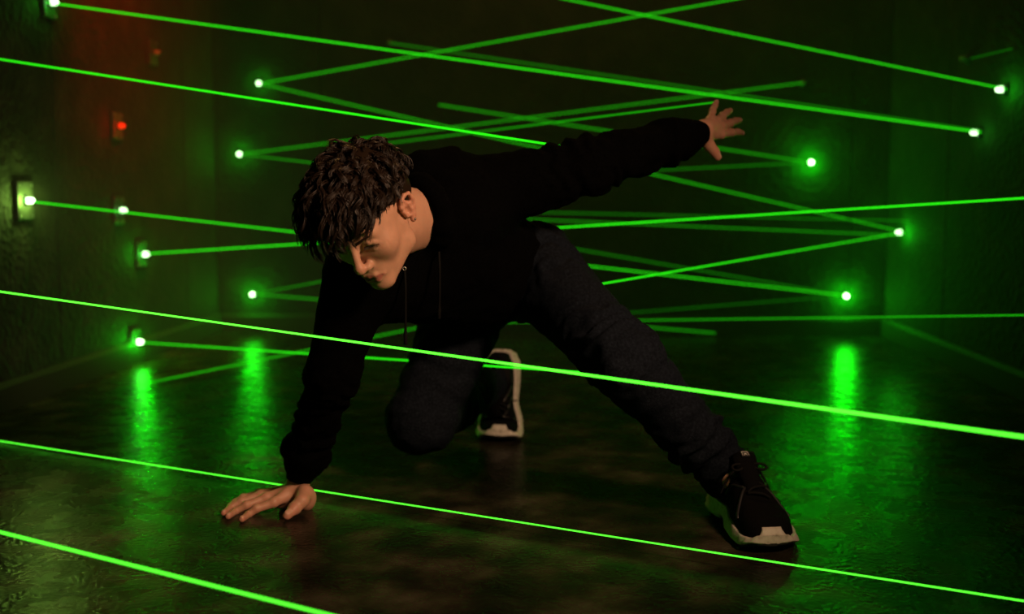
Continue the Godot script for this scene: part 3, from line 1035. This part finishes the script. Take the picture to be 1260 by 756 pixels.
func half_w(z: float) -> float:
	return curve(z / SLEN, [[0.0, 0.012], [0.035, 0.026], [0.12, 0.036], [0.25, 0.0385], [0.42, 0.0385], [0.62, 0.049], [0.74, 0.0525], [0.85, 0.049], [0.93, 0.041], [0.968, 0.033], [0.988, 0.026], [0.996, 0.018], [1.0, 0.006]])
func mid_x(z: float) -> float:
	return curve(z / SLEN, [[0.0, 0.0], [0.4, 0.002], [0.75, 0.001], [1.0, -0.010]])
func sole_top(z: float) -> float:
	return curve(z / SLEN, [[0.0, 0.058], [0.10, 0.050], [0.30, 0.040], [0.45, 0.041], [0.60, 0.032], [0.85, 0.024], [0.95, 0.027], [1.0, 0.036]])
func sole_bottom(z: float) -> float:
	return curve(z / SLEN, [[0.0, 0.012], [0.06, 0.002], [0.12, 0.0], [0.30, 0.002], [0.42, 0.013], [0.54, 0.0], [0.82, 0.0], [1.0, 0.016]])
func upper_top(z: float) -> float:
	return curve(z / SLEN, [[0.0, 0.096], [0.05, 0.106], [0.18, 0.094], [0.34, 0.102], [0.44, 0.104], [0.56, 0.088], [0.72, 0.068], [0.86, 0.058], [0.95, 0.050], [1.0, 0.036]])

func loft(sections: Array) -> ArrayMesh:
	var v := PackedVector3Array()
	var ix := PackedInt32Array()
	var n: int = sections[0].size()
	for s in sections:
		for p in s:
			v.append(p)
	for k in sections.size() - 1:
		for s in n:
			var a := k * n + s
			var b := k * n + (s + 1) % n
			ix.append_array(PackedInt32Array([a, b, a + n, b, b + n, a + n]))
	for e in 2:
		var k: int = 0 if e == 0 else sections.size() - 1
		var m := Vector3.ZERO
		for p in sections[k]:
			m += p / n
		v.append(m)
		for s in n:
			var a := k * n + s
			var b := k * n + (s + 1) % n
			ix.append_array(PackedInt32Array([v.size() - 1, b, a] if e == 0 else [v.size() - 1, a, b]))
	return arr_mesh(v, ix)

func sneaker(person: Node3D, xf: Transform3D, mirror: float, flex: float, label: String) -> void:
	shoe_flex = flex
	var sh := Node3D.new()
	sh.name = "sneaker"
	person.add_child(sh, true)
	sh.set_meta("label", label)
	sh.transform = xf
	var N := 44
	var up := []
	var mid := []
	var out := []
	for k in N + 1:
		var t := float(k) / N
		t = 0.5 - 0.5 * cos(t * PI) if true else t
		var z := t * SLEN
		var w := half_w(z)
		var c := mid_x(z)
		var st := sole_top(z)
		var sb := sole_bottom(z)
		var ut := upper_top(z)
		var s := []
		for q in 25:                         # upper, from one edge of the sole over to the other
			var a := PI * q / 24.0
			var cx := signf(cos(a)) * pow(absf(cos(a)), 0.72)
			var cy := pow(sin(a), 0.80)
			s.append(shoe_pt((c + cx * w * 0.97) * mirror, st - 0.006 + cy * (ut - st + 0.006), clampf(z, 0.004, SLEN - 0.006)))
		up.append(s)
		var ws := w + 0.0045
		var zz := z * (SLEN + 0.010) / SLEN - 0.005
		s = []
		var bulge := 0.004 * (1.0 - smoothstep(0.0, 0.5, t)) + 0.0025
		for q in [[-1.0, 0.0, 0.94], [-1.0, 0.12, 1.0], [-1.0, 0.30, 1.06], [-1.0, 0.62, 1.02], [-1.0, 0.92, 0.99], [-1.0, 1.0, 0.93], [1.0, 1.0, 0.93], [1.0, 0.92, 0.99], [1.0, 0.62, 1.02], [1.0, 0.30, 1.06], [1.0, 0.12, 1.0], [1.0, 0.0, 0.94]]:
			s.append(shoe_pt((c + q[0] * (ws * q[2] + (bulge if q[1] > 0.05 and q[1] < 0.5 else 0.0))) * mirror, lerpf(sb + 0.004, st, q[1]), zz))
		mid.append(s)
		s = []
		for q in [[-1.0, 0.0], [-1.03, 0.003], [-1.0, 0.0052], [1.0, 0.0052], [1.03, 0.003], [1.0, 0.0]]:
			s.append(shoe_pt((c + q[0] * w) * mirror, sb + q[1], zz))
		out.append(s)
	part("upper", loft(up), M.knit, sh, "black knit upper")
	part("midsole", loft(mid), M.foam, sh, "scuffed white foam midsole")
	part("outsole", loft(out), M.rubber, sh)
	# toe bumper: the sole's foam drawn up over the tip of the toe
	var bv := PackedVector3Array()
	var bi := PackedInt32Array()
	var nu := 14
	var nv := 7
	for j in nv + 1:
		for i in nu + 1:
			var v := clampf((j - 1.0) / (nv - 2.0), 0.0, 1.0)
			var edge := i == 0 or i == nu or j == 0 or j == nv
			var u := clampf((i - 1.0) / (nu - 2.0), 0.0, 1.0) * 2.0 - 1.0
			var x := u * lerpf(0.027, 0.0165, v * v * (3.0 - 2.0 * v))
			var y := lerpf(0.024, 0.045, v)
			var q := toe_front(x + mid_x(SLEN * 0.97), y)
			var nrm := Vector3(x * 22.0, 0.25 + v * 0.5, 1.0).normalized()
			q += nrm * (-0.002 if edge else 0.0032)
			bv.append(shoe_pt(q.x * mirror, q.y, q.z))
	for j in nv:
		for i in nu:
			var p := j * (nu + 1) + i
			bi.append_array(PackedInt32Array([p, p + nu + 1, p + 1, p + 1, p + nu + 1, p + nu + 2]) if mirror > 0 else PackedInt32Array([p, p + 1, p + nu + 1, p + 1, p + nu + 2, p + nu + 1]))
	part("toe_bumper", arr_mesh(bv, bi), M.foam, sh, "white foam bumper over the toe")
	# side overlay and toe seam
	for sg in [-1.0, 1.0]:
		var acc := Acc.new()
		for line in [[0.40, 0.20, 0.56, 0.80], [0.30, 0.25, 0.47, 0.86], [0.56, 0.86, 0.74, 0.25]]:
			var pts := PackedVector3Array()
			var rr := PackedFloat32Array()
			for k in 9:
				var t: float = lerpf(line[0], line[2], k / 8.0)
				var u: float = lerpf(line[1], line[3], k / 8.0)
				pts.append(on_upper(t * SLEN, sg, u, mirror, 0.0))
				rr.append(0.0034)
			add_tube(acc, pts, rr, 6)
		part("overlay", arr_mesh(acc.v, acc.i), M.overlay, sh)
	# padded collar and the sock in it
	var cl := PackedVector3Array()
	var cr := PackedFloat32Array()
	for k in 25:
		var a := TAU * k / 24.0
		cl.append(shoe_pt(sin(a) * 0.030 * mirror, 0.098 + 0.010 * cos(a), 0.066 - cos(a) * 0.050))
		cr.append(0.0085)
	var ca := Acc.new()
	add_tube(ca, cl, cr, 8)
	part("collar", arr_mesh(ca.v, ca.i), M.knit, sh)
	part("sock", rod(shoe_pt(0, 0.06, 0.07), shoe_pt(0, 0.128, 0.060), 0.036, 0.038, 20), M.lace, sh, "black sock")
	# tongue standing out of the collar, with its tag
	var tg := []
	for k in 9:
		var u := k / 8.0
		var z := lerpf(0.60, 0.37, u) * SLEN
		var y := lerpf(upper_top(0.60 * SLEN) - 0.004, 0.132, u)
		var w := lerpf(0.016, 0.025, u)
		var s := []
		for q in 12:
			var a := TAU * q / 12.0
			s.append(shoe_pt((cos(a) * w) * mirror, y + sin(a) * 0.0045 + 0.010 * (1.0 - cos(a) * cos(a)) * 0.6, z + sin(a) * 0.004))
		tg.append(s)
	var tongue := part("tongue", loft(tg), M.knit, sh)
	var c0 := shoe_pt(0, 0.1415, 0.385 * SLEN)
	var c1 := shoe_pt(0, 0.1345, 0.425 * SLEN)
	var tag := part("tag", box(Vector3(0.017, 0.0014, 0.014), 0.0004), M.overlay, tongue, "small dark tag with a white mark")
	var tz := (c1 - c0).normalized()
	tag.transform = Transform3D(Basis(Vector3.RIGHT, tz.cross(Vector3.RIGHT).normalized(), tz), (c0 + c1) / 2 + tz.cross(Vector3.RIGHT).normalized() * 0.0008)
	var mk := Acc.new()
	for q in [[-0.006, 0.005, -0.006, -0.005], [-0.006, -0.005, 0.005, -0.005], [0.005, -0.005, 0.006, 0.005], [-0.003, 0.0, 0.003, 0.0], [-0.003, 0.005, 0.0, 0.001], [0.003, 0.005, 0.0, 0.001]]:
		add_tube(mk, PackedVector3Array([Vector3(q[0], 0.0009, q[1]), Vector3(q[2], 0.0009, q[3])]), PackedFloat32Array([0.0008, 0.0008]), 4)
	var mark := part("tag_mark", arr_mesh(mk.v, mk.i), M.tag, tongue, "white woven mark")
	mark.transform = tag.transform
	# laces
	for k in 6:
		var t := lerpf(0.66, 0.43, k / 5.0)
		var pts := PackedVector3Array()
		var rr := PackedFloat32Array()
		for q in 11:
			var s := q / 10.0 * 2.0 - 1.0
			pts.append(on_upper((t + 0.02 * s * (1.0 if k % 2 == 0 else -1.0)) * SLEN, signf(s) if s != 0.0 else 1.0, 1.0 - absf(s) * 0.16, mirror, 0.0035 + 0.004 * (1.0 - s * s)))
			rr.append(0.0026)
		var acc := Acc.new()
		add_tube(acc, pts, rr, 6, 0.6)
		part("lace", arr_mesh(acc.v, acc.i), M.lace, sh)
	for sg in [-1.0, 1.0]:
		var pts := PackedVector3Array()
		var rr := PackedFloat32Array()
		for q in 15:
			var a := q / 14.0
			var b := sin(a * PI)
			pts.append(shoe_pt((sg * 0.034 * b * (1.1 - 0.5 * a) + sg * 0.004) * mirror, 0.120 - 0.022 * b * a + 0.008 * b, (0.445 + 0.10 * sin(a * PI) * a) * SLEN))
			rr.append(0.0024)
		var acc := Acc.new()
		add_tube(acc, pts, rr, 6)
		pts = PackedVector3Array()
		rr = PackedFloat32Array()
		for q in 8:
			var a := q / 7.0
			pts.append(shoe_pt(sg * (0.004 + 0.044 * a) * mirror, 0.120 - 0.055 * a * a, (0.45 - 0.03 * a) * SLEN))
			rr.append(0.002)
		add_tube(acc, pts, rr, 6)
		part("lace_bow", arr_mesh(acc.v, acc.i), M.lace, sh)

# the foremost point of the upper at a given side offset and height
func toe_front(x: float, y: float) -> Vector3:
	var z := SLEN
	while z > SLEN * 0.6:
		var w := half_w(z) * 0.97
		var st := sole_top(z)
		var c := absf(x - mid_x(z)) / maxf(w, 0.001)
		if c < 1.0:
			var sn := sqrt(maxf(0.0, 1.0 - pow(pow(c, 1.0 / 0.72), 2.0)))
			if st - 0.006 + pow(sn, 0.8) * (upper_top(z) - st + 0.006) >= y:
				break
		z -= 0.0008
	return Vector3(x, y, z)

func on_upper(z: float, sg: float, u: float, mirror: float, lift: float) -> Vector3:
	# u: 0 at the sole, 1 on the ridge
	var a := u * PI / 2.0
	var w := half_w(z)
	var st := sole_top(z)
	var ut := upper_top(z)
	var cx := pow(absf(cos(a)), 0.72)
	var cy := pow(sin(a), 0.80)
	return shoe_pt((mid_x(z) + sg * (cx * w * 0.97 + lift * cos(a))) * mirror, st - 0.006 + cy * (ut - st + 0.006) + lift * sin(a), z)

# ---------------------------------------------------------------- hair
func build_hair(person: Node3D) -> void:
	# a dark mass close to the skull, fuller on top and over the brow
	var f := Field.new()
	f.egg(Vector3(0, 0.060, -0.020), Vector3(0.083, 0.078, 0.098), 0.02)
	f.egg(Vector3(0, 0.090, 0.040), Vector3(0.074, 0.044, 0.066), 0.03)
	f.egg(Vector3(0, 0.068, 0.050), Vector3(0.067, 0.030, 0.047), 0.02)
	f.egg(Vector3(0, 0.010, -0.060), Vector3(0.069, 0.055, 0.052), 0.03)
	f.egg(Vector3(0.117, -0.028, 0.008), Vector3(0.06, 0.062, 0.046), 0.012, -1)
	f.egg(Vector3(-0.117, -0.028, 0.008), Vector3(0.06, 0.062, 0.046), 0.012, -1)
	var n := nets(f, 0.005)
	var cap: PackedVector3Array = n[0]
	var cn := normals_of(cap, n[1])
	var v := PackedVector3Array()
	for p in cap:
		v.append(hp(p.x, p.y, p.z))
	var hair := part("hair", arr_mesh(v, n[1]), M.scalp, person, "short sides and thick curly dark brown hair falling over the brow")
	# locks: clumps of strands that share one curl
	var acc := Acc.new()
	var down := (HB.inverse() * Vector3(0, -1, 0)).normalized()
	var crown := Vector3(0.012, 0.140, -0.050)
	var made := 0
	var tries := 0
	while made < 620 and tries < 20000:
		tries += 1
		var pick := rng.randi() % cap.size()
		var root := cap[pick]
		var out := cn[pick]
		var side := absf(root.x) > 0.040
		if root.z > 0.03 and root.y < 0.058 - (0.02 * clampf((0.055 - root.z) / 0.03, 0, 1) if side else 0.0):
			continue
		if out.y < -0.55 and root.z > -0.05:
			continue
		var topness := smoothstep(0.045, 0.095, root.y)
		if topness < 0.3 and rng.randf() < 0.35:
			continue
		made += 1
		var front := smoothstep(0.0, 0.07, root.z)
		# the hair grows away from the crown, forward on top, and hangs where it is long
		var flow := (root - crown).normalized() * 0.7 + Vector3(0, -0.5 * (1.0 - topness), 0.5 * topness) + Vector3(rng.randf_range(-0.55, 0.55), rng.randf_range(-0.3, 0.3), rng.randf_range(-0.45, 0.45)) * (0.3 + 0.7 * topness)
		flow = (flow - out * flow.dot(out)).normalized()
		var length := lerpf(0.016, 0.046, topness) * rng.randf_range(0.75, 1.25)
		var rise := lerpf(0.12, 0.55, topness) * rng.randf_range(0.5, 1.3)
		var curl_r := lerpf(0.0010, 0.0072, topness) * rng.randf_range(0.65, 1.25)
		var turns := rng.randf_range(0.8, 1.5) * (1.0 if rng.randf() < 0.5 else -1.0)
		var phase := rng.randf() * TAU
		var across := flow.cross(out)
		var width := lerpf(0.0042, 0.0060, topness)
		var segs := 11 if topness > 0.3 else 5
		for s in 12:
			var oa := rng.randf() * TAU
			var orr := sqrt(rng.randf()) * width
			var off := across * cos(oa) * orr + flow * sin(oa) * orr
			var pts := PackedVector3Array()
			var rr := PackedFloat32Array()
			var len_s := length * rng.randf_range(0.85, 1.1)
			var ph := phase + rng.randf_range(-0.25, 0.25)
			for k in segs + 1:
				var t := float(k) / segs
				var p := root + off * (1.0 - 0.55 * t) - out * 0.004
				p += flow * len_s * t * 0.85 + out * len_s * rise * sin(t * 2.4) * 0.62
				p += down * len_s * (0.30 + 0.25 * front) * t * t * topness
				var ca := ph + turns * TAU * t
				p += (across * cos(ca) + (out * 0.8 + flow * 0.45) * sin(ca)) * curl_r * smoothstep(0.0, 0.35, t)
				pts.append(hp(p.x, p.y, p.z))
				rr.append(lerpf(0.00085, 0.0003, t * t) * (0.75 + 0.5 * orr / width))
			add_tube(acc, pts, rr, 3)
	var locks := part("locks", arr_mesh(acc.v, acc.i), M.hair, hair, "curling dark brown locks")
	locks.set_meta("kind", "stuff")
	# eyebrows and lashes
	for s in [-1.0, 1.0]:
		var ab := Acc.new()
		for k in 150:
			var t := rng.randf() * 0.9
			var base := Vector3(s * lerpf(0.011, 0.049, t), lerpf(0.0215, 0.0275, sin(t * 2.3)) + rng.randf_range(-0.0032, 0.0032) * (1.0 - 0.55 * t), 0.0)
			base.z = lerpf(0.0965, 0.0755, t * t * 0.7 + 0.3 * t) + 0.0018
			var dir := Vector3(s * 0.9, 0.35 * (1.0 - 1.6 * t), -0.15 - 0.4 * t).normalized()
			var l := rng.randf_range(0.005, 0.008)
			var e := base + dir * l
			add_tube(ab, PackedVector3Array([hp(base.x, base.y, base.z), hp((base.x + e.x) / 2, (base.y + e.y) / 2, (base.z + e.z) / 2 + 0.0007), hp(e.x, e.y, e.z)]), PackedFloat32Array([0.0004, 0.00045, 0.0002]), 4)
		part("eyebrow", arr_mesh(ab.v, ab.i), M.brow, person, "dark eyebrow").set_meta("kind", "stuff")
		var al := Acc.new()
		for k in 34:
			var t := k / 33.0
			var base := Vector3(s * lerpf(0.021, 0.0475, t), 0.0068 + 0.0015 * sin(t * PI) - 0.003 * t, lerpf(0.0885, 0.079, t * t) + 0.001)
			var e := base + Vector3(s * lerpf(-0.001, 0.004, t), -0.003, 0.0065)
			add_tube(al, PackedVector3Array([hp(base.x, base.y, base.z), hp(e.x, e.y, e.z)]), PackedFloat32Array([0.00035, 0.00015]), 3)
		part("eyelashes", arr_mesh(al.v, al.i), M.brow, person).set_meta("kind", "stuff")
		# eyeball with iris, looking down
		var ball := SphereMesh.new()
		ball.radius = 0.0126
		ball.height = 0.0252
		ball.radial_segments = 24
		ball.rings = 12
		var eye := part("eye", ball, M.eye, person)
		eye.transform = Transform3D(HB, hp(s * 0.032, 0.0062, 0.0752))
		var look := Vector3(-0.05, -0.28, 0.95).normalized()
		var iris := part("iris", lathe([[0.0, 0.0134], [0.003, 0.0131], [0.0058, 0.0118], [0.0058, 0.0108]], 18), M.iris, eye)
		iris.basis = Basis.looking_at(-look, Vector3.UP)

func build_person() -> void:
	# head: turned down and to the side, fitted to eye, nose, mouth, chin and ear
	HB = Basis(Vector3(0.9122, 0.1518, 0.3806), Vector3(-0.3674, 0.7143, 0.5957), Vector3(-0.1814, -0.6832, 0.7073)).scaled_local(Vector3.ONE * 0.90)
	HC = P(456.8, 268.3, 1.965)
	var J := {
		"neck": P(546, 264, 2.15), "chest": P(540, 304, 2.24), "shr": P(441, 338, 2.09), "shl": P(594, 239, 2.26),
		"waist": P(592, 322, 2.38), "pelvis": P(626, 330, 2.48), "hipl": P(658, 333, 2.45), "hipr": P(590, 345, 2.55),
		"kneel": P(771, 447, 2.12), "anl": P(882, 568, 2.20), "kneer": P(517, 517, 2.42), "anr": P(596, 472, 2.83),
		"elr": P(409, 462, 2.10), "wrr": P(368.5, 587, 2.225), "ell": P(724, 204, 2.30), "wrl": P(857, 165.5, 2.44),
	}
	# sneakers: the stretched leg's stands flat, the other on its toe
	var heel := PF(885, 621)
	var toe := PF(958, 683)
	var z := (toe - heel).normalized()
	var lx := Transform3D(Basis(Vector3.UP.cross(z), Vector3.UP, z), toe - z * (SLEN + 0.004))
	var rtoe := PF(609, 546)
	var rz := (Vector3(CAM.x, 0, CAM.z) - Vector3(rtoe.x, 0, rtoe.z)).normalized().rotated(Vector3.UP, deg_to_rad(-10))
	var rx := Transform3D(Basis(Vector3.UP.cross(rz), Vector3.UP, rz), rtoe - rz * (SLEN + 0.004))
	J.footl = lx * Vector3(0, 0.06, 0.13)
	J.footr = J.anr.lerp(rx * Vector3(0, 0.10, 0.22), 0.6)
	var person := thing("person", "man in black hoodie and jeans crouching under the beams, one hand on the floor", "person", Vector3.ZERO)
	build_body(person, J)
	build_clothes(person, J)
	sneaker(person, lx, 1.0, 0.0, "black running shoe with white sole flat on the floor")
	sneaker(person, rx, -1.0, deg_to_rad(80), "black running shoe with white sole standing on its toe")
	build_hair(person)
	# ear stud
	var ball := SphereMesh.new()
	ball.radius = 0.0022
	ball.height = 0.0044
	var st := part("ear_stud", ball, M.steel, person, "small steel ear stud")
	st.position = hp(0.0845, -0.025, -0.005)

# ---------------------------------------------------------------- start
func _ready() -> void:
	rng.seed = 77
	cam_basis = Basis(Vector3.UP, deg_to_rad(3.337)) * Basis(Vector3.RIGHT, deg_to_rad(-5.427))
	var cam := Camera3D.new()
	cam.name = "camera"
	var at := CameraAttributesPhysical.new()
	at.frustum_focal_length = 24.0 / 756.0 * FPX
	at.frustum_near = 0.05
	at.frustum_far = 60.0
	at.frustum_focus_distance = 2.02
	at.exposure_aperture = 2.6
	cam.attributes = at
	cam.fov = rad_to_deg(2.0 * atan(378.0 / FPX))
	cam.transform = Transform3D(cam_basis, CAM)
	add_child(cam)
	cam.current = true
	var env := Environment.new()
	env.background_mode = Environment.BG_COLOR
	env.background_color = Color.BLACK
	env.tonemap_mode = Environment.TONE_MAPPER_LINEAR
	env.tonemap_exposure = 1.0
	env.sdfgi_enabled = true
	env.ssao_enabled = true
	env.ssil_enabled = true
	env.volumetric_fog_enabled = true
	env.volumetric_fog_density = 0.0
	env.volumetric_fog_albedo = Color.WHITE
	var we := WorldEnvironment.new()
	we.name = "surroundings"
	we.environment = env
	add_child(we)
	# the photographer's soft warm light, up to the right of the camera, turned on his face and hands
	var key := SpotLight3D.new()
	key.name = "warm_key"
	key.light_size = 0.16
	key.light_color = Color(1.0, 0.79, 0.62)
	key.light_energy = 4.8
	key.spot_angle = 29.0
	key.spot_angle_attenuation = 1.0
	key.spot_range = 14.0
	key.spot_attenuation = 2.0
	key.shadow_enabled = true
	add_child(key)
	key.look_at_from_position(Vector3(1.08, 1.46, -0.70), Vector3(-0.40, 0.45, -2.1))
	# a red lamp over the left wall, just above the picture
	var red := SpotLight3D.new()
	red.name = "red_lamp"
	red.light_color = Color(1.0, 0.09, 0.01)
	red.light_energy = 2.2
	red.spot_angle = 34.0
	red.spot_angle_attenuation = 1.0
	red.light_size = 0.04
	red.spot_range = 12.0
	red.shadow_enabled = true
	add_child(red)
	red.look_at_from_position(Vector3(-1.30, 1.95, -3.85), Vector3(-1.675, 1.25, -4.05))

	# stage haze hanging in the far half of the room
	var fog := FogVolume.new()
	fog.name = "stage_haze"
	fog.shape = RenderingServer.FOG_VOLUME_SHAPE_BOX
	fog.size = Vector3(XR - XL - 0.02, 2.0, 2.1)
	var fm := FogMaterial.new()
	fm.density = 0.038
	fm.albedo = Color(0.95, 0.95, 0.95)
	fog.material = fm
	fog.position = Vector3((XL + XR) / 2.0, 1.01, ZB + 1.06)
	add_child(fog)
	fog.set_meta("kind", "stuff")
	fog.set_meta("label", "thin green-lit stage haze hanging in front of the back wall")
	fog.set_meta("category", "haze")
	make_materials()
	build_room()
	build_lasers()
	build_added_lamp()
	build_person()
